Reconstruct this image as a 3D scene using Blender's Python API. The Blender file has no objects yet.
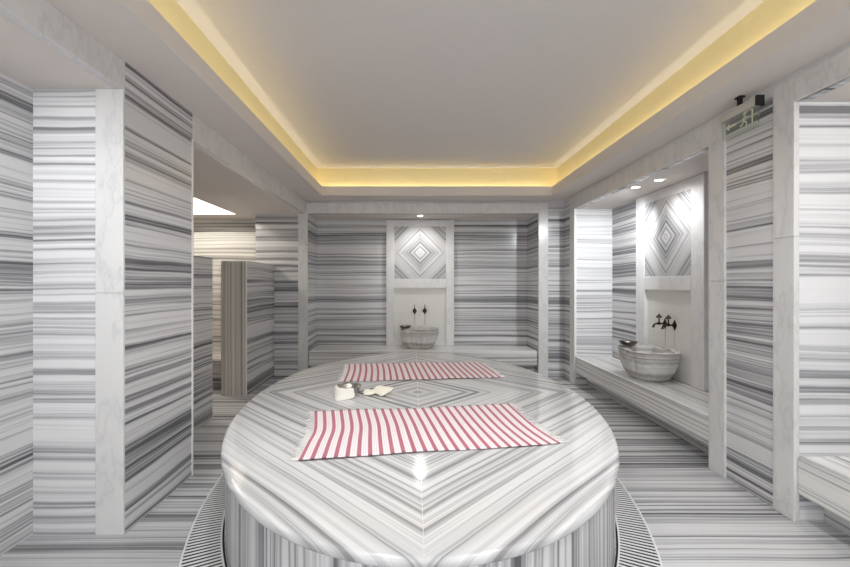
import bpy, bmesh, math, random
from mathutils import Vector, Matrix
random.seed(7)
C = bpy.context.scene.collection
PI = math.pi

# ------------------------------------------------------------------ helpers
class MB:
    """collects geometry with a UV per corner (u along the stripes, v across them, both in metres)"""
    def __init__(self):
        self.bm = bmesh.new(); self.uv = self.bm.loops.layers.uv.new('UVMap')
    def face(self, pts, uvf, flip=False, smooth=False):
        vs = [self.bm.verts.new(p) for p in (reversed(pts) if flip else pts)]
        return self._f(vs, uvf, smooth)
    def _f(self, vs, uvf, smooth=False):
        f = self.bm.faces.new(vs); f.normal_update(); f.smooth = smooth
        for l in f.loops: l[self.uv].uv = uvf(l.vert.co, f.normal)
        return f
    def box(self, x0, x1, y0, y1, z0, z1, uvf=None, M=None):
        uvf = uvf or H0
        P = [Vector((x, y, z)) for x in (x0, x1) for y in (y0, y1) for z in (z0, z1)]
        if M: P = [M @ p for p in P]
        v = [self.bm.verts.new(p) for p in P]
        for q in ((0,1,3,2), (4,6,7,5), (0,4,5,1), (2,3,7,6), (0,2,6,4), (1,5,7,3)):
            self._f([v[i] for i in q], uvf)
    def rings(self, rings, uvf=None, closed=True, cap0=False, cap1=False, smooth=True):
        uvf = uvf or H0
        V = [[self.bm.verts.new(p) for p in r] for r in rings]
        n = len(V[0])
        for a, b in zip(V, V[1:]):
            for i in range(n if closed else n-1):
                j = (i+1) % n
                self._f([a[i], a[j], b[j], b[i]], uvf, smooth)
        if cap0: self._f(list(reversed(V[0])), uvf, False)
        if cap1: self._f(V[-1], uvf, False)
        return V
    def tube(self, pts, r, n=10, cap=True):
        pts = [Vector(p) for p in pts]; R = r if isinstance(r, (list, tuple)) else [r]*len(pts)
        rings = []; up = None
        for i, p in enumerate(pts):
            d = (pts[min(i+1, len(pts)-1)] - pts[max(i-1, 0)]).normalized()
            if up is None:
                up = Vector((0,0,1)) if abs(d.z) < .9 else Vector((1,0,0))
            s = d.cross(up).normalized(); up = s.cross(d).normalized()
            rings.append([p + (s*math.cos(2*PI*k/n) + up*math.sin(2*PI*k/n))*R[i] for k in range(n)])
        self.rings(rings, closed=True, cap0=cap, cap1=cap)
    def lathe(self, prof, M=None, n=32, cap0=False, cap1=False, sx=1, sy=1):
        rings = []
        for r, z in prof:
            ring = [Vector((r*math.cos(2*PI*k/n)*sx, r*math.sin(2*PI*k/n)*sy, z)) for k in range(n)]
            rings.append([M @ p for p in ring] if M else ring)
        self.rings(rings, cap0=cap0, cap1=cap1)
    def build(self, name, mat, parent=None, bevel=0, solid=0, subsurf=0, fix=True):
        if fix: bmesh.ops.recalc_face_normals(self.bm, faces=self.bm.faces)
        me = bpy.data.meshes.new(name); self.bm.to_mesh(me); self.bm.free()
        o = bpy.data.objects.new(name, me); me.materials.append(mat); C.objects.link(o)
        if parent: o.parent = parent
        if solid:
            m = o.modifiers.new('s', 'SOLIDIFY'); m.thickness = solid; m.offset = 1
        if subsurf:
            m = o.modifiers.new('u', 'SUBSURF'); m.levels = subsurf; m.render_levels = subsurf
        if bevel:
            m = o.modifiers.new('b', 'BEVEL'); m.width = bevel; m.segments = 2; m.limit_method = 'ANGLE'; m.angle_limit = math.radians(40)
        return o

def HO(off=0.0, k=1.0):      # stripes run level, change with height
    def f(c, n):
        if abs(n.z) > .9: return (c.x + off*7, c.y*k + off)
        return (c.x*.9 + c.y*1.07 + off*7, c.z*k + off)
    return f
H0 = HO()
def VX(off=0.0): return lambda c, n: (c.z, c.x + off)                # upright stripes on a face across X
def FY(off=0.0): return lambda c, n: (c.x, c.y + off + c.z)          # floor: stripes along X
def BX(off=0.0): return lambda c, n: (c.y + off*5, c.x + c.z + off)  # bench running along Y
def BY(off=0.0): return lambda c, n: (c.x + off*5, c.y + c.z + off)  # bench running along X

def thing(name, label, cat, loc=(0,0,0), rz=0, group=None):
    o = bpy.data.objects.new(name, None); C.objects.link(o); o.empty_display_size = .05
    o.location = loc; o.rotation_euler = (0,0,rz)
    o['label'] = label; o['category'] = cat; o['kind'] = 'thing'
    if group: o['group'] = group
    return o
def tag(o, label, cat, group=None):
    o['label'] = label; o['category'] = cat; o['kind'] = 'thing'
    if group: o['group'] = group
    return o
def struct(name, mb, mat, bevel=0):
    o = mb.build(name, mat, bevel=bevel); o['kind'] = 'structure'; return o
def dup(root, label, loc=None, rz=None):
    r = root.copy(); C.objects.link(r); r['label'] = label
    if loc is not None: r.location = loc
    if rz is not None: r.rotation_euler = (0,0,rz)
    for ch in list(root.children):
        c = ch.copy(); C.objects.link(c); c.parent = r
        for g in list(ch.children):
            d = g.copy(); C.objects.link(d); d.parent = c
    return r

# ------------------------------------------------------------------ materials
def newmat(name):
    m = bpy.data.materials.new(name); m.use_nodes = True
    nt = m.node_tree; b = nt.nodes['Principled BSDF']
    return m, nt, b
def s2l(c): return tuple((x/12.92 if x <= .04045 else ((x+.055)/1.055)**2.4) for x in [v/255 for v in c]) + (1,)
def N(nt, t, **kw):
    n = nt.nodes.new(t)
    for k, v in kw.items(): setattr(n, k, v)
    return n
def math_(nt, op, a, b=None):
    n = N(nt, 'ShaderNodeMath', operation=op)
    for i, x in enumerate((a, b)):
        if x is None: continue
        if isinstance(x, (int, float)): n.inputs[i].default_value = x
        else: nt.links.new(x, n.inputs[i])
    return n.outputs[0]
def noise(nt, vec, scale=1, detail=2, rough=.5):
    n = N(nt, 'ShaderNodeTexNoise'); n.inputs['Scale'].default_value = scale
    n.inputs['Detail'].default_value = detail; n.inputs['Roughness'].default_value = rough
    nt.links.new(vec, n.inputs['Vector']); return n.outputs['Fac']
def comb(nt, x, y, z=0.0):
    n = N(nt, 'ShaderNodeCombineXYZ')
    for i, a in enumerate((x, y, z)):
        if isinstance(a, (int, float)): n.inputs[i].default_value = a
        else: nt.links.new(a, n.inputs[i])
    return n.outputs[0]
def ramp(nt, fac, stops):
    n = N(nt, 'ShaderNodeValToRGB'); el = n.color_ramp.elements
    while len(el) < len(stops): el.new(.5)
    for e, (p, c) in zip(el, stops): e.position = p; e.color = c if len(c) == 4 else s2l(c)
    nt.links.new(fac, n.inputs[0]); return n.outputs[0]
def mix(nt, fac, a, b, mode='MIX'):
    n = N(nt, 'ShaderNodeMix', data_type='RGBA', blend_type=mode)
    for k, x in ((0, fac), (6, a), (7, b)):
        if isinstance(x, (int, float)): n.inputs[k].default_value = x
        elif isinstance(x, tuple): n.inputs[k].default_value = x
        else: nt.links.new(x, n.inputs[k])
    return n.outputs[2]

def striped_marble(name, rough=.16, k=1.0, seed=0.0, contrast=1.0, cols=((88,88,91),(136,136,139),(178,178,180),(214,214,215))):
    m, nt, b = newmat(name)
    uv = N(nt, 'ShaderNodeUVMap'); uv.uv_map = 'UVMap'
    sp = N(nt, 'ShaderNodeSeparateXYZ'); nt.links.new(uv.outputs[0], sp.inputs[0]); u, v = sp.outputs[0], sp.outputs[1]
    v = math_(nt, 'MULTIPLY', v, k)
    w1 = math_(nt, 'MULTIPLY', math_(nt, 'SUBTRACT', noise(nt, comb(nt, math_(nt,'MULTIPLY',u,.9), math_(nt,'MULTIPLY',v,2.5), seed+3), 1, 1), .5), .055)
    w2 = math_(nt, 'MULTIPLY', math_(nt, 'SUBTRACT', noise(nt, comb(nt, math_(nt,'MULTIPLY',u,7.), math_(nt,'MULTIPLY',v,30), seed+5), 1, 2), .5), .006)
    vw = math_(nt, 'ADD', math_(nt, 'ADD', v, w1), w2)
    def band(fu, fv, s, det, r=.5):
        return noise(nt, comb(nt, math_(nt,'MULTIPLY',u,fu), math_(nt,'MULTIPLY',vw,fv), s+seed), 1, det, r)
    big = band(.10, 6.0, 11.3, 1)
    mid = band(.16, 22, 23.7, 1.5)
    fine = band(.30, 62, 37.1, 1.5)
    hair = band(.8, 170, 51.9, 1)
    t = math_(nt, 'ADD', math_(nt, 'ADD', math_(nt,'MULTIPLY',big,.42*contrast), math_(nt,'MULTIPLY',mid,.85*contrast)),
                         math_(nt, 'ADD', math_(nt,'MULTIPLY',fine,.62*contrast), math_(nt,'MULTIPLY',hair,.16*contrast)))
    t = math_(nt, 'ADD', t, .5 - 1.025*contrast)        # centred at .5
    col = ramp(nt, t, [(.25, cols[0]), (.37, cols[1]), (.47, cols[2]), (.60, cols[3])])
    cl = noise(nt, comb(nt, math_(nt,'MULTIPLY',u,2.2), math_(nt,'MULTIPLY',vw,5), seed+9), 1, 4, .6)
    col = mix(nt, math_(nt,'MULTIPLY',math_(nt,'SUBTRACT',cl,.3),.25), col, s2l((198,197,198)))
    nt.links.new(col, b.inputs['Base Color'])
    b.inputs['Roughness'].default_value = rough; b.inputs['Specular IOR Level'].default_value = .4
    return m
def carved(m):
    nt = m.node_tree; b = nt.nodes['Principled BSDF']
    uv = N(nt, 'ShaderNodeUVMap'); uv.uv_map = 'UVMap'
    sp = N(nt, 'ShaderNodeSeparateXYZ'); nt.links.new(uv.outputs[0], sp.inputs[0])
    a = math_(nt, 'SINE', math_(nt, 'MULTIPLY', sp.outputs[0], 62)); c = math_(nt, 'SINE', math_(nt, 'MULTIPLY', sp.outputs[1], 95))
    h = math_(nt, 'ADD', a, math_(nt, 'MULTIPLY', c, .8))
    bp = N(nt, 'ShaderNodeBump'); bp.inputs['Strength'].default_value = .55; bp.inputs['Distance'].default_value = .006
    nt.links.new(h, bp.inputs['Height']); nt.links.new(bp.outputs[0], b.inputs['Normal'])
    return m
def white_marble(name, rough=.22, base=(216,215,214), vein=(202,201,201), stain=(204,199,194)):
    m, nt, b = newmat(name)
    tc = N(nt, 'ShaderNodeTexCoord'); P = tc.outputs['Object']
    sep = N(nt, 'ShaderNodeSeparateXYZ'); nt.links.new(P, sep.inputs[0])
    vec = comb(nt, math_(nt,'MULTIPLY',sep.outputs[0],2.5), math_(nt,'MULTIPLY',sep.outputs[1],2.5), math_(nt,'MULTIPLY',sep.outputs[2],1.1))
    n1 = noise(nt, vec, 2.2, 6, .62)
    vein_f = math_(nt, 'ABSOLUTE', math_(nt, 'SUBTRACT', n1, .5))
    col = ramp(nt, vein_f, [(0, vein), (.018, tuple((a+2*c)/3 for a, c in zip(vein, base))), (.06, base)])
    n2 = noise(nt, vec, 1.1, 3, .5)
    f = N(nt, 'ShaderNodeMapRange'); f.inputs[1].default_value = .5; f.inputs[2].default_value = .75; f.inputs[4].default_value = .55
    nt.links.new(n2, f.inputs[0])
    col = mix(nt, f.outputs[0], col, s2l(vein))
    n3 = noise(nt, P, 9, 4, .7)
    g = N(nt, 'ShaderNodeMapRange'); g.inputs[1].default_value = .66; g.inputs[2].default_value = .78; g.inputs[4].default_value = .5
    nt.links.new(n3, g.inputs[0])
    col = mix(nt, g.outputs[0], col, s2l(stain))
    nt.links.new(col, b.inputs['Base Color']); b.inputs['Roughness'].default_value = rough
    b.inputs['Specular IOR Level'].default_value = .4
    return m
def plain(name, c, rough=.5, metal=0, bump=0, bscale=200):
    m, nt, b = newmat(name)
    tc = N(nt, 'ShaderNodeTexCoord')
    n = noise(nt, tc.outputs['Object'], 14, 3)
    col = mix(nt, math_(nt, 'MULTIPLY', n, .14), s2l(c), s2l(tuple(x*.86 for x in c)))
    nt.links.new(col, b.inputs['Base Color'])
    b.inputs['Roughness'].default_value = rough; b.inputs['Metallic'].default_value = metal
    if bump:
        bn = noise(nt, tc.outputs['Object'], bscale, 3)
        bp = N(nt, 'ShaderNodeBump'); bp.inputs['Strength'].default_value = bump; bp.inputs['Distance'].default_value = .004
        nt.links.new(bn, bp.inputs['Height']); nt.links.new(bp.outputs[0], b.inputs['Normal'])
    return m

M_WALL  = striped_marble('striped_wall_marble', .2, k=1.15, contrast=1.15)
M_LIGHT = striped_marble('pale_striped_marble', .2, seed=12.4, cols=((128,128,131),(172,172,175),(206,206,208),(226,226,227)))
M_FLOOR = striped_marble('striped_floor_marble', .24, k=1.15, seed=4.2, contrast=1.15, cols=((78,78,80),(124,124,126),(164,164,166),(199,199,200)))
M_SLAB  = striped_marble('striped_slab_marble', .13, k=1.0, seed=8.5, cols=((102,102,104),(150,150,152),(188,188,189),(214,214,214)))
M_BASE  = striped_marble('striped_base_marble', .25, k=1.0, seed=2.7)
M_BENCH = striped_marble('striped_bench_marble', .2, k=1.7, seed=6.1, cols=((120,119,120),(168,167,167),(206,205,204),(230,229,227)))
M_PART  = striped_marble('striped_partition_marble', .22, seed=1.4, cols=((96,94,92),(140,137,133),(178,175,170),(206,203,198)))
M_INLAY = striped_marble('diamond_inlay_marble', .18, k=2.1, seed=5.3, contrast=1.25, cols=((104,106,110),(148,149,152),(186,186,188),(216,216,216)))
M_WHITE = white_marble('white_veined_marble')
M_FRAME = white_marble('white_frame_marble', base=(226,226,226), vein=(215,215,216), stain=(220,218,216))
M_BASIN = carved(striped_marble('carved_basin_marble', .3, k=1.3, seed=3.9, contrast=.9, cols=((120,118,115),(160,157,153),(196,194,190),(224,222,219))))
M_PLASTER = plain('ceiling_plaster', (222,215,209), .9, bump=.15, bscale=160)
M_UPPER = plain('upper_ceiling_plaster', (218,215,212), .9)
M_COVE = plain('cove_glow_paint', (242,227,176), .8)  # cream paint with the LED glow's yellow put into its colour
M_BEAD = plain('white_corner_bead', (236,234,230), .35)
M_GRATE = plain('pale_grate_plastic', (224,224,224), .4)
M_DARK = plain('dark_drain', (22,22,23), .8)
M_STEEL = plain('hammered_metal', (196,194,190), .2, 1, bump=.35, bscale=70)
M_PEWTER = plain('tarnished_metal', (112,106,98), .33, 1, bump=.5, bscale=70)
M_BRONZE = plain('dark_bronze', (58,47,36), .38, .85)
M_BRASSY = plain('worn_bronze', (120,108,90), .35, .9)
M_CLOTH = plain('white_terry_cloth', (240,237,228), .95, bump=.6, bscale=350)
M_CREAM = plain('cream_wash_cloth', (240,235,218), .95, bump=.6, bscale=260)
M_FRINGE = plain('white_cotton_fringe', (232,228,226), .95)
M_BLACK = plain('black_bracket', (22,21,20), .5)
M_RAIL = plain('grey_metal_rail', (190,188,180), .4)
M_GLYPH = plain('pale_green_print', (212,213,182), .5)
M_RING = plain('white_lamp_ring', (238,236,232), .4)

def tile_mat():
    m, nt, b = newmat('white_relief_tile')
    uv = N(nt, 'ShaderNodeUVMap'); uv.uv_map = 'UVMap'
    vo = N(nt, 'ShaderNodeTexVoronoi', feature='DISTANCE_TO_EDGE'); vo.inputs['Scale'].default_value = 42
    vo.inputs['Randomness'].default_value = .35
    nt.links.new(uv.outputs[0], vo.inputs['Vector'])
    col = ramp(nt, vo.outputs['Distance'], [(0, (206,204,198)), (.12, (230,229,225)), (.3, (236,235,231))])
    nt.links.new(col, b.inputs['Base Color'])
    bp = N(nt, 'ShaderNodeBump'); bp.inputs['Strength'].default_value = .5; bp.inputs['Distance'].default_value = .004
    nt.links.new(vo.outputs['Distance'], bp.inputs['Height']); nt.links.new(bp.outputs[0], b.inputs['Normal'])
    b.inputs['Roughness'].default_value = .3
    return m
M_TILE = tile_mat()
def towel_mat():
    m, nt, b = newmat('red_striped_towel')
    uv = N(nt, 'ShaderNodeUVMap'); uv.uv_map = 'UVMap'
    sp = N(nt, 'ShaderNodeSeparateXYZ'); nt.links.new(uv.outputs[0], sp.inputs[0]); u, v = sp.outputs[0], sp.outputs[1]
    fr = math_(nt, 'FRACT', math_(nt, 'MULTIPLY', u, 24.36))
    # one red stripe, then white with thin grey-rose lines, per repeat
    base = N(nt, 'ShaderNodeValToRGB'); cr = base.color_ramp; cr.interpolation = 'CONSTANT'
    red, rose, white, grey = s2l((168,72,94)), s2l((214,178,186)), s2l((234,226,227)), s2l((196,188,192))
    st = [(0, red), (.36, rose), (.40, white), (.55, grey), (.595, white), (.74, grey), (.785, white), (.96, rose)]
    while len(cr.elements) < len(st): cr.elements.new(.5)
    for e, (p, c) in zip(cr.elements, st): e.position = p; e.color = c
    nt.links.new(fr, base.inputs[0])
    hem = math_(nt, 'MULTIPLY', math_(nt, 'GREATER_THAN', math_(nt, 'ABSOLUTE', math_(nt, 'SUBTRACT', v, .5)), .479), math_(nt, 'LESS_THAN', fr, .36))
    col = mix(nt, math_(nt, 'MULTIPLY', hem, .85), base.outputs[0], s2l((92,30,46)))
    wv = noise(nt, comb(nt, math_(nt,'MULTIPLY',u,420), math_(nt,'MULTIPLY',v,240)), 1, 1)
    col = mix(nt, math_(nt,'MULTIPLY',wv,.28), col, s2l((236,222,226)))
    nt.links.new(col, b.inputs['Base Color']); b.inputs['Roughness'].default_value = .95
    bp = N(nt, 'ShaderNodeBump'); bp.inputs['Strength'].default_value = .35; bp.inputs['Distance'].default_value = .002
    nt.links.new(wv, bp.inputs['Height']); nt.links.new(bp.outputs[0], b.inputs['Normal'])
    return m
M_TOWEL = towel_mat()
def glass_mat():
    m, nt, b = newmat('clear_acrylic')
    b.inputs['Base Color'].default_value = s2l((246,250,244)); b.inputs['Transmission Weight'].default_value = .95
    b.inputs['Roughness'].default_value = .04; b.inputs['IOR'].default_value = 1.08
    return m
M_ACRYLIC = glass_mat()
def lamp_mat(name, c, s):
    m, nt, b = newmat(name)
    b.inputs['Emission Color'].default_value = s2l(c); b.inputs['Emission Strength'].default_value = s
    return m
M_LAMP = lamp_mat('lamp_lens', (255,248,236), 14)

# ------------------------------------------------------------------ the room
XL, XR, YB, ZS, ZO, YF = -1.56, 2.175, 6.15, 2.555, 2.37, -1.5
XN, YN = 2.675, 6.74            # backs of the wall niches

f = MB(); f.box(-4.1, 3.2, YF, 7.1, -.12, 0, FY()); struct('floor', f, M_FLOOR)

# left side: alcove, pier, opening to the side room
w = MB()
w.box(-2.31, XL, 2.30, 3.0, 0, ZS, HO(.0))
w.box(XL-.3, XL, YF, .6, 0, ZS, HO(.4))
struct('wall_left', w, M_WALL)
w = MB(); w.box(-2.25, -2.05, .6, 2.30, 0, 2.40, HO(1.3)); w.box(-2.25, XL-.3, .45, .6, 0, 2.40, HO(1.7)); struct('wall_left_alcove', w, M_WALL)
t = MB(); t.box(-1.712, -1.5605, 2.285, 2.30, 0, 1.30); t.box(-1.712, -1.5605, 2.285, 2.30, 1.3015, 2.40); struct('trim_1', t, M_WHITE, .003)
t = MB(); t.box(XL-.05, XL+.001, .6, 2.30, 2.40, ZS); struct('trim_2', t, M_WHITE, .003)
t = MB(); t.box(XL-.02, XL+.005, 2.988, 3.004, 0, 2.372); struct('trim_3', t, M_BEAD)
t = MB(); t.box(XL-.06, XL+.002, 3.0, YB, ZO, ZS); struct('trim_4', t, M_WHITE, .003)
c = MB(); c.box(-2.25, XL-.05, .6, 2.30, 2.40, ZS); struct('ceiling_left_alcove', c, M_PLASTER)
# the side room seen through the opening
w = MB()
w.box(-2.29, -1.535, YB+.012, 6.9, 0, ZS, HO(2.1))
struct('wall_back_left', w, M_WALL)
w = MB(); w.box(-4.1, -2.29, 6.64, 6.9, 0, 2.75, HO(2.9)); struct('wall_side_room_back', w, M_PART)
w = MB(); w.box(-4.1, -3.9, 3.04, 6.64, 0, 2.75, HO(3.6)); struct('wall_side_room_left', w, M_PART)
w = MB(); w.box(-4.1, -2.31, 2.86, 3.0, 0, 2.75, HO(4.2)); struct('wall_side_room_front', w, M_PART)
c = MB()
c.box(-2.595, XL-.06, 3.0, 6.64, ZO, ZO+.1); c.box(-3.9, -2.595, 6.22, 6.64, ZO, ZO+.1); c.box(-3.9, -2.595, 3.04, 3.6, ZO, ZO+.1)
c.box(-3.9, -3.6, 3.6, 6.22, ZO, ZO+.1)
c.box(-2.595, -2.5, 3.6, 6.22, ZO+.1, 2.70); c.box(-3.7, -2.5, 6.22, 6.32, ZO+.1, 2.70); c.box(-3.7, -2.5, 3.5, 3.6, ZO+.1, 2.70); c.box(-3.7, -3.6, 3.6, 6.22, ZO+.1, 2.70)
c.box(-3.7, -2.5, 3.5, 6.32, 2.70, 2.78)
struct('ceiling_side_room', c, M_PLASTER)

# back wall with its niche
w = MB()
w.box(-1.54, 1.82, YN, 6.95, 0, ZO, HO(.63))
w.box(-1.60, -1.53, YB+.012, YN, 0, ZO, HO(.63))
w.box(1.807, 1.87, YB+.012, YN, 0, ZO, HO(.63))
w.box(-1.535, 1.87, YB+.012, YB+.07, ZO, ZS, HO(.63))
w.box(1.87, XR+.1, YB, 6.95, 0, ZS, HO(.63))
struct('wall_back', w, M_WALL)
c = MB(); c.box(-1.53, 1.807, YB+.07, YN, ZO, ZO+.15); struct('ceiling_back_niche', c, M_PLASTER)
t = MB(); t.box(-1.667, -1.53, YB-.012, YB+.02, 0, ZO); struct('trim_5', t, M_WHITE, .003)
t = MB(); t.box(1.807, 1.946, YB-.012, YB+.02, 0, ZO); struct('trim_6', t, M_WHITE, .003)
t = MB(); t.box(-1.553, 1.946, YB-.012, YB+.02, ZO, 2.525); struct('trim_7', t, M_WHITE, .003)

# right wall with its two niches
w = MB()
w.box(XR, 3.0, 5.73, 6.15, 0, ZS, HO(.63))
w.box(XR, 3.0, 2.43, 3.10, 0, ZS, HO(.27))
w.box(XN, 3.0, 3.10, 5.73, 0, 2.36, HO(1.9))
w.box(XR, XR+.06, 3.10, 5.73, 2.36, ZS, HO(.3)); w.box(XR, XR+.06, .3, 2.43, 2.385, ZS, HO(.3))
w.box(XN, 3.0, .3, 2.43, 0, 2.385, HO(2.3))
w.box(XR, 3.0, YF, .3, 0, ZS, HO(.9))
struct('wall_right', w, M_WALL)
c = MB(); c.box(XR+.06, XN, 3.10, 5.73, 2.36, 2.50); struct('ceiling_right_niche', c, M_PLASTER)
c = MB(); c.box(XR+.06, XN, .3, 2.43, 2.385, 2.50); struct('ceiling_right_near_niche', c, M_PLASTER)
x0 = 2.16
def casing(n, y0, y1, top, joint=1.37, mat=M_WHITE, x1=XR+.012):
    t = MB(); t.box(x0, x1, y0, y1, 0, joint); t.box(x0, x1, y0, y1, joint+.0015, top); struct(n, t, mat, .003)
casing('trim_8', 5.722, 5.88, 2.36, .95)
casing('trim_9', 2.954, 3.114, 2.36)
casing('trim_10', 2.413, 2.556, 2.525, 1.62, x1=2.192)
t = MB(); t.box(x0, XR+.012, 2.954, 5.88, 2.36, 2.525); struct('trim_11', t, M_WHITE, .003)
t = MB(); t.box(x0, XR+.012, .3, 2.413, 2.385, 2.525); struct('trim_12', t, M_WHITE, .003)
t = MB(); t.box(x0+.004, XR+.015, 5.712, 5.722, .375, 2.36); struct('trim_13', t, M_BEAD)

w = MB(); w.box(2.192, XN, 2.418, 2.43, 0, 2.385, HO(5.1)); w.box(XR+.012, XN, 5.718, 5.73, 0, 2.36, HO(.63)); struct('wall_right_niche_ends', w, M_LIGHT)
w = MB(); w.box(-2.05, -1.712, 2.29, 2.30, 0, 2.40, HO(6.2)); struct('wall_left_alcove_end', w, M_LIGHT)
# ceiling with its tray and cove
TX0, TX1, TY0, TY1, ZL, ZC, D = -1.246, 1.89, -.6, 5.787, 2.68, 2.955, .10
c = MB()
for (a, b2, d, e) in ((-1.7, TX0, YF, 6.3), (TX1, 2.3, YF, 6.3), (TX0, TX1, TY1, 6.3), (TX0, TX1, YF, TY0)):
    c.box(a, b2, d, e, ZS, ZS+.04)
L = .022
c.box(TX0-L, TX0, TY0-L, TY1+L, ZS+.04, ZL); c.box(TX1, TX1+L, TY0-L, TY1+L, ZS+.04, ZL)
c.box(TX0, TX1, TY1, TY1+L, ZS+.04, ZL); c.box(TX0, TX1, TY0-L, TY0, ZS+.04, ZL)
struct('ceiling_soffit', c, M_PLASTER)
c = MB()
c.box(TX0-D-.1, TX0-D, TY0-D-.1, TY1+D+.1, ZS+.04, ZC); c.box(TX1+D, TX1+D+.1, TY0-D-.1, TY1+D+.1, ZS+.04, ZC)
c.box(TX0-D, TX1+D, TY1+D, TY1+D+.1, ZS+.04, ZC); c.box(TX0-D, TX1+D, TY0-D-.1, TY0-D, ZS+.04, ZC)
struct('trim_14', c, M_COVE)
c = MB(); c.box(TX0-D-.1, TX1+D+.1, TY0-D-.1, TY1+D+.1, ZC, ZC+.1); struct('ceiling', c, M_UPPER)

# ------------------------------------------------------------------ low partitions of the side room
def partition(label, x0, x1, y0, y1, z1, off):
    r = thing('privacy_partition', label, 'partition', ((x0+x1)/2, y0, 0))
    I = Matrix.Translation(-r.location)
    m = MB(); m.box(x0+.012, x1-.012, y0+.012, y1, 0, z1-.012, HO(off), M=I)
    m2 = m.build('core', M_PART, r)
    a = MB(); a.box(x0, x1, y0, y0+.012, 0, z1-.012, lambda c, n: (c.z*.25, (c.x if abs(n.y) > .5 else c.y)*1.3 + off), M=I); a.build('end_panel', M_PART, r)
    a = MB(); a.box(x1-.012, x1, y0+.012, y1, 0, z1-.012, HO(off+.2), M=I); a.build('side_panel', M_WALL, r)
    a = MB(); a.box(x0, x1, y0, y1, z1-.012, z1, HO(off+.5), M=I); a.build('coping', M_PART, r)
    a = MB(); a.box(x1-.006, x1+.003, y0-.003, y0+.008, 0, z1, M=I); a.build('edge_strip', M_BEAD, r)
partition('low partition with upright striped end panel in the side room', -2.328, -2.02, 5.14, 6.16, 1.63, .13)
partition('low striped partition joined to the far edge of the tall pier', -2.31, -2.01, 3.002, 4.25, 1.61, .77)

# ------------------------------------------------------------------ benches
def bench(label, x0, x1, y0, y1, front, uvf, mat=M_BENCH):
    r = thing('marble_bench', label, 'bench', ((x0+x1)/2, (y0+y1)/2, 0)); I = Matrix.Translation(-r.location)
    a = MB(); a.box(x0, x1, y0, y1, .155, .378, uvf, M=I); a.build('seat', mat, r, bevel=.018)
    k = .16
    a = MB()
    if front == '-x': a.box(x0+k, x1, y0, y1, 0, .155, HO(.8), M=I)
    elif front == '-y': a.box(x0, x1, y0+k, y1, 0, .155, HO(.8), M=I)
    a.build('plinth', M_WALL, r)
    return r
bench('long pale striped bench under the diamond panel on the back wall', -1.529, 1.806, YB+.025, YN-.001, '-y', BY(.3))
bench('striped bench carrying the carved basin in the right wall niche', XR+.0, XN-.001, 3.101, 5.716, '-x', BX(.0))
bench('striped bench cut by the photo edge, in the niche beside the wide casing', XR+.0, XN-.001, .302, 2.416, '-x', BX(.7))
bench('small bench glimpsed between the low partitions of the side room', -3.6, -2.42, 5.4, 6.639, '-y', BY(.9), M_PART)

# ------------------------------------------------------------------ fountain panels (local: x along wall, y out of the wall is -y, origin on wall at floor)
M_DRIP = plain('drip_stain', (186,180,168), .5)
def fountain(label, loc, rz, drips, W=.535):
    r = thing('fountain_panel', label, 'wall panel', loc, rz, 'framed diamond panels')
    IN, dp = .408, .045
    zb, zt = .379, 2.358
    f = MB()
    f.box(-W, -IN, -dp, 0, zb, zt); f.box(IN, W, -dp, 0, zb, zt)
    f.box(-IN, IN, -dp, 0, 1.285, 1.43); f.box(-IN, IN, -dp, 0, 2.255, zt)
    f.build('frame', M_FRAME, r, bevel=.004)
    d = MB(); zc = (1.43+2.255)/2; hx, hz = IN, (2.255-1.43)/2; yy = -dp+.006
    g = lambda c, n: ((abs(c.x)-abs(c.z-zc))*.707, (abs(c.x)/hx+abs(c.z-zc)/hz)*hx*.707)
    for sx in (-1, 1):
        for sz in (-1, 1):
            d.face([(0,yy,zc), (sx*hx,yy,zc), (sx*hx,yy,zc+sz*hz), (0,yy,zc+sz*hz)], g)
    d.face([(-hx,0,zc-hz), (hx,0,zc-hz), (hx,0,zc+hz), (-hx,0,zc+hz)], g)
    bmesh.ops.remove_doubles(d.bm, verts=d.bm.verts, dist=1e-5)
    d.build('diamond_inlay', M_INLAY, r)
    p = MB(); p.box(-IN, IN, -.008, 0, zb, 1.285); tl = p.build('relief_tile', M_TILE, r)
    for dx in drips:
        q = MB(); q.box(dx-.004, dx+.004, -.0088, -.0078, .70, .91); q.build('drip_mark', M_DRIP, tl)
    return r
fountain('framed panel with square diamond inlay centred on the back wall', (.105, YN-.001, 0), 0, (-.087, .073))
fountain('framed panel with diamond inlay inside the right wall niche', (XN-.001, 4.437, 0), -PI/2, (.102, -.063), .59)

# ------------------------------------------------------------------ heated platform
CX, CY, PA, PB, PZ = .035, 3.5, 1.305, 2.125, .46
root = thing('marble_platform', 'large oval marble platform with chevron striped top in the room centre', 'platform', (CX, CY, 0))
sl = MB(); n = 128
prof = [(0,.0)] + []
fr = [0.02, .1, .25, .4, .55, .7, .82, .92]
edge = [(-.018, 0), (-.009, -.002), (-.003, -.007), (0, -.016), (0, -.028), (-.004, -.036), (-.014, -.041), (-.05, -.042)]
R = []
for s in fr: R.append([Vector((PA*s*math.cos(2*PI*k/n), PB*s*math.sin(2*PI*k/n), PZ)) for k in range(n)])
for o, dz in edge: R.append([Vector(((PA+o)*math.cos(2*PI*k/n), (PB+o)*math.sin(2*PI*k/n), PZ+dz)) for k in range(n)])
guv = lambda c, nn: ((abs(c.x)-abs(c.y))*.707, (abs(c.x)*1.03+abs(c.y))*.707 - (c.z-PZ)*.5)
V = sl.rings(R, guv, smooth=True)
cv = sl.bm.verts.new((0,0,PZ))
for k in range(n): sl._f([cv, V[0][k], V[0][(k+1)%n]], guv, True)
sl._f(list(V[-1]), guv)
sl.build('top_slab', M_SLAB, root)
seam = MB()
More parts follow.
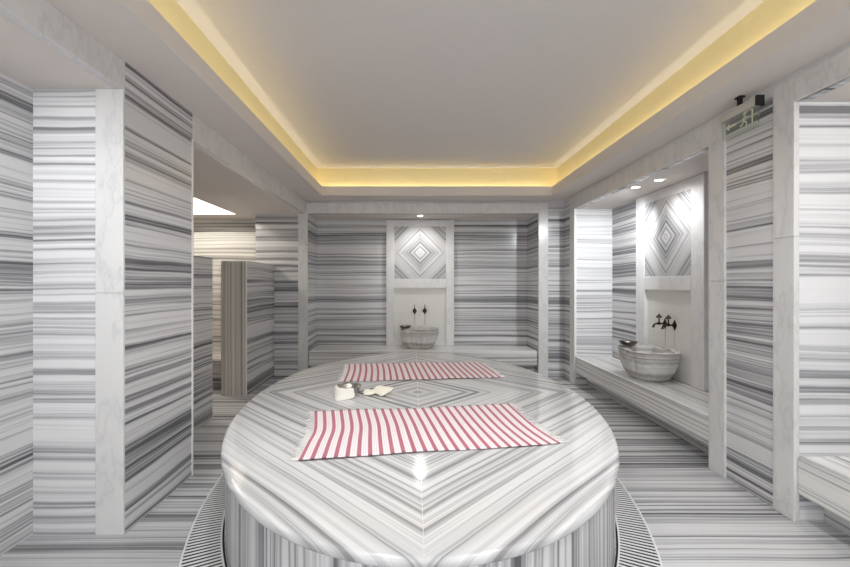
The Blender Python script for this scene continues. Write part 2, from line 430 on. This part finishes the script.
for (x, y, dx, dy) in ((0, -PB/2, .0012, PB/2-.02), (0, PB/2, .0012, PB/2-.02), (-PA/2, 0, PA/2-.02, .0012), (PA/2, 0, PA/2-.02, .0012)):
    seam.box(x-dx, x+dx, y-dy, y+dy, PZ-.002, PZ+.0004)
seam.build('joint_line', plain('joint_filler', (206,203,196), .4), root)
bs = MB(); BA, BB = PA-.02, PB-.02
arc = [0]; pts = [Vector((BA*math.cos(2*PI*k/n), BB*math.sin(2*PI*k/n), 0)) for k in range(n+1)]
for k in range(n): arc.append(arc[-1] + (pts[k+1]-pts[k]).length)
nz = 2
for k in range(n):
    a, b2 = pts[k], pts[k+1]
    vs = [bs.bm.verts.new(p) for p in (a, b2, b2+Vector((0,0,PZ-.042)), a+Vector((0,0,PZ-.042)))]
    fc = bs.bm.faces.new(vs); fc.smooth = True
    for l, uvv in zip(fc.loops, ((0,arc[k]), (0,arc[k+1]), (.42,arc[k+1]), (.42,arc[k]))): l[bs.uv].uv = uvv
bmesh.ops.remove_doubles(bs.bm, verts=bs.bm.verts, dist=1e-5)
bs.build('base', M_BASE, root)

# drain grates curving round the platform's foot
def grate(label, a0, a1):
    r = thing('drain_grate', label, 'drain grate', (CX, CY, 0), group='curved drain grates round the platform')
    AI, BI, AO, BO = 1.294, 2.13, 1.412, 2.55
    E = lambda a, b2, p, z: Vector((a*math.cos(p), b2*math.sin(p), z))
    steps = [a0+(a1-a0)*k/60 for k in range(61)]
    tr = MB(); tr.rings([[E(PA-.017,PB-.017,p,.001) for p in steps], [E(AO,BO,p,.001) for p in steps]], closed=False, smooth=False); tr.build('channel', M_DARK, r)
    fm = MB()
    for (sa, sb, wd) in ((AI,BI,.008), (AO-.008,BO-.008,.008)):
        P0 = [[E(sa,sb,p,.0015) for p in steps], [E(sa,sb,p,.011) for p in steps], [E(sa+wd,sb+wd,p,.011) for p in steps], [E(sa+wd,sb+wd,p,.0015) for p in steps]]
        fm.rings(P0, closed=False, smooth=False)
    fm.build('rim', M_GRATE, r)
    sm = MB(); s = 0; p = a0; L = []
    while p < a1:
        L.append(p); sp = math.hypot(1.35*math.sin(p), 2.38*math.cos(p)); p += .029/sp
    for p in L:
        i = E(AI+.006,BI+.006,p,0); d = Vector((i.x/AI**2, i.y/BI**2, 0)).normalized()
        lo, hi = 0., .6
        for _ in range(30):
            md = (lo+hi)/2; q = i+d*md
            if (q.x/(AO-.006))**2+(q.y/(BO-.006))**2 < 1: lo = md
            else: hi = md
        ln = lo; ang = math.atan2(d.y, d.x)
        M = Matrix.Translation(i) @ Matrix.Rotation(ang, 4, 'Z')
        sm.box(0, ln, -.0065, .0065, .0065, .0082, M=M)
    sm.build('slats', M_GRATE, r)
grate('curved slotted drain grate on the floor near the tall left pier', math.radians(183), math.radians(238))
grate('curved slotted drain grate on the floor near the right wall benches', math.radians(302), math.radians(357))

# ------------------------------------------------------------------ towels
def towel(label, Lp, Rp, off):
    """Lp / Rp: points of the left and right ends from front to back"""
    cx = (Lp[0][0]+Rp[-1][0])/2; cy = (Lp[0][1]+Lp[-1][1])/2
    r = thing('striped_towel', label, 'towel', (cx, cy, PZ+.001), group='striped towels on the platform')
    def along(P, t):
        f = t*(len(P)-1); i = min(int(f), len(P)-2); s = f-i
        # smooth (Catmull-Rom)
        p = [Vector((*P[max(min(j,len(P)-1),0)], 0)) for j in (i-1, i, i+1, i+2)]
        return .5*((2*p[1]) + (-p[0]+p[2])*s + (2*p[0]-5*p[1]+4*p[2]-p[3])*s*s + (-p[0]+3*p[1]-3*p[2]+p[3])*s**3)
    lin = lambda P, t: Vector((*P[0],0))*(1-t) + Vector((*P[-1],0))*t
    def pt(s, t):
        bl, br = along(Lp,t)-lin(Lp,t), along(Rp,t)-lin(Rp,t)
        q = lin(Lp,t)*(1-s) + lin(Rp,t)*s + bl*(1-s)**2.2 + br*s**2.2
        q.y += .012*math.sin(s*9+off)*(t-.5) + .008*math.sin(s*5+off*2)
        z = .0025 + .0035*(1+math.sin(s*17+3*t+off))*.5 + .003*(1+math.sin(s*6-5*t+off*1.7))*.5
        return Vector((q.x-cx, q.y-cy, z))
    m = MB(); ns, nt_ = 144, 24
    G = [[m.bm.verts.new(pt(i/ns, j/nt_)) for j in range(nt_+1)] for i in range(ns+1)]
    for i in range(ns):
        for j in range(nt_):
            fc = m.bm.faces.new((G[i][j], G[i+1][j], G[i+1][j+1], G[i][j+1])); fc.smooth = True
            for l, (a, b2) in zip(fc.loops, ((i,j),(i+1,j),(i+1,j+1),(i,j+1))): l[m.uv].uv = (a/ns, b2/nt_)
    m.build('cloth', M_TOWEL, r, solid=.0025)
    for end, sg in ((0,-1), (1,1)):
        fm = MB()
        for k in range(46):
            t = (k+.5)/46; p = pt(end, t); dirn = (pt(end,t)-pt(end-sg*.02,t)).normalized()
            side = Vector((-dirn.y, dirn.x, 0)); ln = random.uniform(.038,.07); sw = random.uniform(-.5,.5)
            p0 = p + Vector((0,0,.001))
            fm.tube([p0-dirn*.004, p0+dirn*ln*.5+side*sw*.012+Vector((0,0,-.001)), p0+dirn*ln+side*sw*.03+Vector((0,0,-p0.z+.0025))], [.0024,.0026,.0015], 5)
        fm.tube([pt(end, k/20)+Vector((0,0,.0012)) for k in range(21)], .0028, 6)
        fm.build('fringe', M_FRINGE, r)
towel('red and white striped fringed towel nearer the platform front edge, over the bright reflection',
      [(-.577,2.123),(-.591,2.345),(-.606,2.569),(-.689,2.938)], [(.819,2.368),(.778,2.53),(.742,2.72),(.70,3.129)], .4)
towel('red and white striped fringed towel behind the bowl, nearer the back bench',
      [(-.638,3.857),(-.655,4.15),(-.68,4.42),(-.719,4.695)], [(.826,4.018),(.80,4.27),(.775,4.53),(.75,4.791)], 2.1)

# ------------------------------------------------------------------ bowls and cloths
def bowl_shape(R, h, mat, name, label, loc, grp):
    m = MB()
    m.lathe([(0.001,.0), (R*.38,0), (R*.42,.002), (R*.66,h*.22), (R*.88,h*.58), (R*.97,h*.9), (R*1.04,h), (R*1.03,h+.003), (R*.95,h*.93), (R*.84,h*.6), (R*.6,h*.27), (R*.3,h*.1), (.001,h*.09)], n=40)
    o = thing(name, label, 'bowl', loc, group=grp)
    m.build('body', mat, o)
    k = MB(); k.lathe([(R*.18,h*.1),(R*.15,h*.22),(R*.05,h*.3),(.001,h*.31)], n=20); k.build('boss', mat, o)
    return o
BX_, BY_ = -.522, 3.43
bowl_shape(.098, .066, M_STEEL, 'metal_bowl', 'shiny metal bowl on the platform with a white cloth over its rim', (BX_, BY_, PZ), 'metal bath bowls')

def smooth_sheet(name, mat, P, solid, parent=None, sub=2, loc=(0,0,0)):
    m = MB(); nx, ny = len(P), len(P[0])
    V = [[m.bm.verts.new(p) for p in row] for row in P]
    for i in range(nx-1):
        for j in range(ny-1):
            m._f([V[i][j], V[i+1][j], V[i+1][j+1], V[i][j+1]], H0, True)
    o = m.build(name, mat, parent, solid=solid, fix=False)
    s = o.modifiers.new('u', 'SUBSURF'); s.levels = s.render_levels = sub
    o.location = loc
    return o
# bath mitt hung over the front-left of the bowl's rim
P = []
for i, (a, lo, zz) in enumerate([(172,.118,.050),(190,.118,.034),(208,.124,.020),(230,.148,.004),(252,.236,.003),(268,.186,.003),(284,.156,.003),(300,.142,.012)]):
    a = math.radians(a); ca, sa = math.cos(a), math.sin(a); w_ = .004*math.sin(i*2.3)
    P.append([Vector((r_*ca, r_*sa, z)) for r_, z in ((.070,.042+w_), (.090,.064), (.104,.0765+w_*.5), (.113,.066), (.112+(lo-.112)*.5, zz+(.066-zz)*.42), (lo, zz))])
o = smooth_sheet('bath_mitt', M_CLOTH, P, .006, loc=(BX_, BY_, PZ))
tag(o, 'white cloth bath mitt hanging over the rim of the metal bowl', 'bath mitt')
# crumpled wash cloth beside the bowl
P = []
rows = [
 [(-.118,-.050,.003), (-.120,-.030,.030), (-.118,.010,.034), (-.105,.035,.003)],
 [(-.085,-.062,.004), (-.088,-.030,.052), (-.082,.012,.050), (-.075,.050,.003)],
 [(-.052,-.050,.003), (-.058,-.026,.020), (-.048,.020,.022), (-.045,.060,.003)],
 [(-.030,-.015,.012), (-.028, .000,.062), (-.018,.035,.074), (-.010,.070,.004)],
 [( .008,-.060,.006), ( .004,-.030,.040), ( .010,.030,.080), ( .020,.065,.020)],
 [( .030,-.105,.002), ( .038,-.040,.046), ( .050,.025,.066), ( .055,.060,.030)],
 [( .060,-.045,.010), ( .075,-.010,.044), ( .088,.030,.052), ( .085,.050,.030)],
 [( .118, .012,.034), ( .122, .020,.044), ( .126,.032,.046), ( .118,.046,.036)]]
P = [[Vector(p) for p in r] for r in rows]
o = smooth_sheet('wash_cloth', M_CREAM, P, .005, loc=(-.282, 3.43, PZ-.001), sub=1)
tag(o, 'small crumpled cream wash cloth lying beside the metal bowl', 'cloth')

# ------------------------------------------------------------------ basins (local: y = 0 at the wall, the basin stands out towards -y)
def basin(label, loc, rz, a, b, h, gap):
    r = thing('carved_basin', label, 'basin', loc, rz, 'carved marble basins')
    n = 96
    def outline(th, sc, lob, zw):
        c_, s_ = math.cos(th), math.sin(th); e = 2/2.7
        x = a*math.copysign(abs(c_)**e, c_); y = b*math.copysign(abs(s_)**e, s_)
        k = sc*(1 + lob*(abs(math.cos(4*th))-.6))
        return x*k, y*k - b - gap
    prof = [(.55,0,.0),(.60,.006,.0),(.63,.05,.05),(.74,.13,.09),(.86,.21,.11),(.95,.275,.10),(.985,.30,.09),(1.0,.93*1,.08)]
    prof = [(.60,0,0,0),(.645,.015,.01,0),(.70,.08,.03,0),(.80,.22,.05,0),(.885,.40,.06,0),(.945,.60,.06,0),(.975,.80,.06,.2),(.99,.92,.06,.7),(.99,1.0,.06,1),(.96,1.02,.06,1),(.87,1.0,.06,1),(.83,.9,.06,.6),(.74,.6,.05,0),(.5,.36,.02,0),(.1,.32,0,0)]
    R = []
    for sc, z, lob, zw in prof:
        ring = []
        for k in range(n):
            th = 2*PI*k/n; x, y = outline(th, sc, lob, zw)
            ring.append(Vector((x, y, h*z + zw*.007*math.cos(8*th) )))
        R.append(ring)
    m = MB(); m.rings(R, lambda c, nn: (math.atan2(c.y+b, c.x)*a, c.z + .006*math.sin(c.x*9)), cap0=True, cap1=True)
    m.build('bowl', M_BASIN, r)
    # raised carved band under the rim
    band = []
    for sc, z in ((.955,.66),(.982,.675),(.990,.71),(.975,.74)):
        band.append([Vector((*outline(2*PI*k/n, sc+.004, .06, 0), h*z)) for k in range(n)])
    m = MB(); m.rings(band); m.build('carved_band', M_BASIN, r)
    dr = MB(); dr.lathe([(.001,.004),(.018,.004),(.022,.001),(.022,-.002)], M=Matrix.Translation((0,-b-gap,h*.322)), n=20); dr.build('drain', M_BRONZE, r)
    return r
ZB = .379
basin('carved marble basin standing on the back wall bench', (.09, YN-.011, ZB), 0, .285, .225, .280, .004)
basin('carved marble basin with scalloped rim on the right niche bench', (XN-.011, 4.405, ZB), -PI/2, .320, .234, .295, .004)
bowl_shape(.092, .045, M_PEWTER, 'metal_bowl', 'dark metal bowl on the rim of the back wall basin', (-.125, 6.475, ZB+.288), 'metal bath bowls')
bowl_shape(.092, .045, M_PEWTER, 'metal_bowl', 'dark metal bowl on the rim of the basin in the right niche', (2.33, 4.61, ZB+.302), 'metal bath bowls')

# ------------------------------------------------------------------ taps (local: wall plane y = 0, out of the wall is -y)
def tap(label, loc, rz):
    r = thing('water_tap', label, 'tap', loc, rz, 'bronze taps above the basins')
    Mw = Matrix.Rotation(PI/2, 4, 'X')   # lathe axis z -> -y
    f = MB(); f.lathe([(.001,0),(.036,0),(.036,.005),(.026,.012),(.014,.018),(.012,.024)], M=Mw, n=4, sy=1.55); f.build('flange', M_BRONZE, r)
    s = MB(); s.tube([(0,-.012,0),(0,-.05,0),(0,-.085,.002),(0,-.108,-.002),(0,-.122,-.014),(0,-.128,-.034)], [.0085,.009,.0085,.008,.0085,.0105], 12); s.build('spout', M_BRONZE, r)
    tp = MB(); tp.lathe([(.0085,-.004),(.0155,-.003),(.0155,.004),(.0085,.005)], M=Matrix.Translation((0,-.1285,-.036)), n=16, cap0=True, cap1=True); tp.build('spout_tip', M_BRASSY, r)
    b = MB(); b.lathe([(.008,-.012),(.015,-.008),(.016,.006),(.012,.016),(.007,.022),(.006,.045),(.009,.05),(.006,.056)], M=Matrix.Translation((0,-.066,.0)), n=16, cap0=True, cap1=True); b.build('valve_stem', M_BRONZE, r)
    h = MB()
    z = .062
    for (dy, dz, rr) in ((0,.030,.015), (-.018,.012,.0145), (.018,.012,.0145), (0,.010,.014)):
        h.lathe([(.001,-rr),(rr*.7,-rr*.7),(rr,0),(rr*.7,rr*.7),(.001,rr)], M=Matrix.Translation((0,-.066+dy,z+dz)) @ Matrix.Diagonal((.45,1,1,1)), n=14)
    h.tube([(0,-.066,z-.01),(0,-.066,z+.03)], [.006,.004], 10); h.tube([(0,-.086,z+.008),(0,-.046,z+.008)], .005, 10)
    h.build('handle', M_BRASSY, r)
    return r
T1 = tap('left one of the two bronze taps above the back wall basin', (.018, YN-.009, .925), 0)
dup(T1, 'right one of the two bronze taps above the back wall basin', (.178, YN-.009, .925))
dup(T1, 'bronze tap in the right niche, the one nearer the camera', (XN-.009, 4.335, .93), -PI/2)
dup(T1, 'bronze tap in the right niche, the one nearer the back wall', (XN-.009, 4.50, .93), -PI/2)

# ------------------------------------------------------------------ emergency sign under the ceiling
s = thing('exit_sign', 'clear hanging emergency sign with two black brackets below the ceiling', 'sign', (2.10, 2.735, 2.41))
a = MB(); a.box(-.022, .022, -.150, .158, .030, .082); a.build('rail', M_RAIL, s, bevel=.002)
p = MB(); p.box(-.003, .003, -.150, .152, -.095, .030); pl = p.build('plate', M_ACRYLIC, s)
# printed signs on the plate: running figure, arrow, doorway (seen from the room side, -x)
g = MB(); xg = -.0042
def poly(pts): 
    v1 = [Vector((xg, y, z)) for y, z in pts]; v0 = [Vector((xg+.0008, y, z)) for y, z in pts]
    g.rings([v0, v1], closed=True, cap0=True, cap1=True, smooth=False)
def bar(y0, z0, y1, z1, w):
    d = Vector((y1-y0, z1-z0)).normalized(); q = Vector((-d.y, d.x))*w/2
    poly([(y0+q.x, z0+q.y), (y1+q.x, z1+q.y), (y1-q.x, z1-q.y), (y0-q.x, z0-q.y)])
oy, oz = -.045, -.02
poly([(oy+.012*math.cos(k*PI/6), oz+.040+.012*math.sin(k*PI/6)) for k in range(12)])
bar(oy, oz+.026, oy+.008, oz-.006, .018); bar(oy+.008, oz-.006, oy-.016, oz-.022, .010); bar(oy-.016, oz-.022, oy-.012, oz-.042, .009)
bar(oy+.008, oz-.006, oy+.020, oz-.026, .010); bar(oy+.020, oz-.026, oy+.040, oz-.030, .009)
bar(oy+.002, oz+.020, oy-.022, oz+.012, .008); bar(oy+.002, oz+.018, oy+.024, oz+.006, .008)
bar(-.105, oz-.044, -.105, oz+.05, .01); bar(-.11, oz+.05, -.072, oz+.05, .01)
bar(-.076, oz+.05, oy-.006, oz+.046, .006)
g.build('pictogram', M_GLYPH, pl); g = MB()
bar(.03, oz, .086, oz, .014); poly([(.085, oz+.024), (.118, oz), (.085, oz-.024)])
g.build('arrow', M_GLYPH, pl)
a = MB(); a.box(-.024, .024, -.166, -.150, .024, .086); a.build('bracket', M_BLACK, s, bevel=.002)
a = MB(); a.box(-.010, .010, -.012, .012, .082, .138); a.box(-.018, .018, -.022, .022, .134, .1445); a.build('bracket', M_BLACK, s)

# ------------------------------------------------------------------ lamps
def downlight(label, x, y, z, power, col=(1,.98,.96), aim=(0,0,-1), ang=165, blend=1, r=.05):
    t = thing('ceiling_downlight', label, 'downlight', (x, y, z), group='recessed downlights of the niches')
    m = MB(); m.lathe([(r*.8,-.001),(r*.8,-.007),(r*1.12,-.006),(r*1.2,-.001)], n=28); m.build('ring', M_RING, t)
    m = MB(); m.lathe([(.001,-.003),(r*.79,-.003)], n=28); m.build('lens', M_LAMP, t)
    l = bpy.data.lights.new('downlight_lamp', 'SPOT'); l.energy = power; l.color = col; l.spot_size = math.radians(ang); l.spot_blend = blend; l.shadow_soft_size = .04
    o = bpy.data.objects.new('downlight_lamp', l); o.location = (x, y, z-.03); o.rotation_euler = Vector(aim).to_track_quat('-Z','Y').to_euler(); C.objects.link(o)
    return t
downlight('recessed downlight in the back niche ceiling above the diamond panel', .10, 6.33, ZO, 19)
downlight('recessed downlight of the right wall niche, the one above the basin', 2.31, 4.42, 2.36, 60, (.94,.97,1), aim=(.03,.78,-.62), ang=104)
downlight('recessed downlight of the right wall niche, hard against the framed panel', 2.38, 4.12, 2.36, 15, (.97,.98,1))
downlight('downlight in the ceiling of the left alcove', -1.78, 1.1, 2.40, 30, (.95,.97,1), aim=(-.02,.8,-.6), ang=92)
downlight('downlight in the ceiling of the nearer right niche', 2.42, 1.3, 2.385, 22, (1,.98,.95), aim=(0,.5,-.8))

def area(name, loc, rot, sx, sy, power, col):
    l = bpy.data.lights.new(name, 'AREA'); l.shape = 'RECTANGLE'; l.size = sx; l.size_y = sy; l.energy = power; l.color = col
    o = bpy.data.objects.new(name, l); o.location = loc; o.rotation_euler = rot; C.objects.link(o); return o
YEL = (1, .92, .74)
zl = ZS+.055; P_LED = .62
lx, ly = TX1-TX0, TY1-TY0
def led(loc, out, sx, sy):
    a = area('led_strip', loc, (0,0,0), sx, sy, P_LED*sx, YEL)
    z = Vector((-out[0]*.85, -out[1]*.85, -.53)); x = Vector((out[1], -out[0], 0)); y = z.cross(x).normalized(); x = y.cross(z).normalized(); z.normalize()
    m = Matrix((x, y, z)).transposed().to_4x4(); m.translation = Vector(loc); a.matrix_world = m
led(((TX0+TX1)/2, TY1+.03, zl), (0,1), lx, .012); led(((TX0+TX1)/2, TY0-.03, zl), (0,-1), lx, .012)
led((TX0-.03, (TY0+TY1)/2, zl), (-1,0), ly, .012); led((TX1+.03, (TY0+TY1)/2, zl), (1,0), ly, .012)
for lx_, ly_ in ((-.5, .9), (1.15, .9), (-.5, 2.05), (1.15, 2.05)):  # unseen spots added to fill the room with light, no fittings
    l = bpy.data.lights.new('tray_fill_light', 'SPOT'); l.energy = 56; l.color = (.97,.985,1); l.spot_size = math.radians(114); l.spot_blend = 1; l.shadow_soft_size = .12
    o = bpy.data.objects.new('tray_fill_light', l); o.location = (lx_, ly_, ZC-.02); o.rotation_euler = (math.radians(14), 0, 0); C.objects.link(o)
# lamp in the side room's ceiling recess
l = bpy.data.lights.new('recess_lamp', 'POINT'); l.energy = 36; l.color = (1,.96,.87); l.shadow_soft_size = .06
o = bpy.data.objects.new('recess_lamp', l); o.location = (-3.1, 5.7, 2.62); C.objects.link(o)

wd = bpy.data.worlds.new('World'); bpy.context.scene.world = wd; wd.use_nodes = True
bg = wd.node_tree.nodes['Background']; bg.inputs[0].default_value = (.97, .985, 1, 1); bg.inputs[1].default_value = 1.65

# ------------------------------------------------------------------ camera and view
cam = bpy.data.cameras.new('camera'); cam.lens = 18; cam.sensor_width = 36; cam.shift_x = 11.5/850; cam.shift_y = .5/850
co = bpy.data.objects.new('camera', cam); co.location = (0,0,1.35); co.rotation_euler = (PI/2,0,0); C.objects.link(co)
sc = bpy.context.scene; sc.camera = co
vs = sc.view_settings; vs.view_transform = 'Standard'; vs.look = 'None'; vs.gamma = 1; vs.use_curve_mapping = False; vs.exposure = 0.72
sc.cycles.max_bounces = 10; sc.cycles.diffuse_bounces = 7
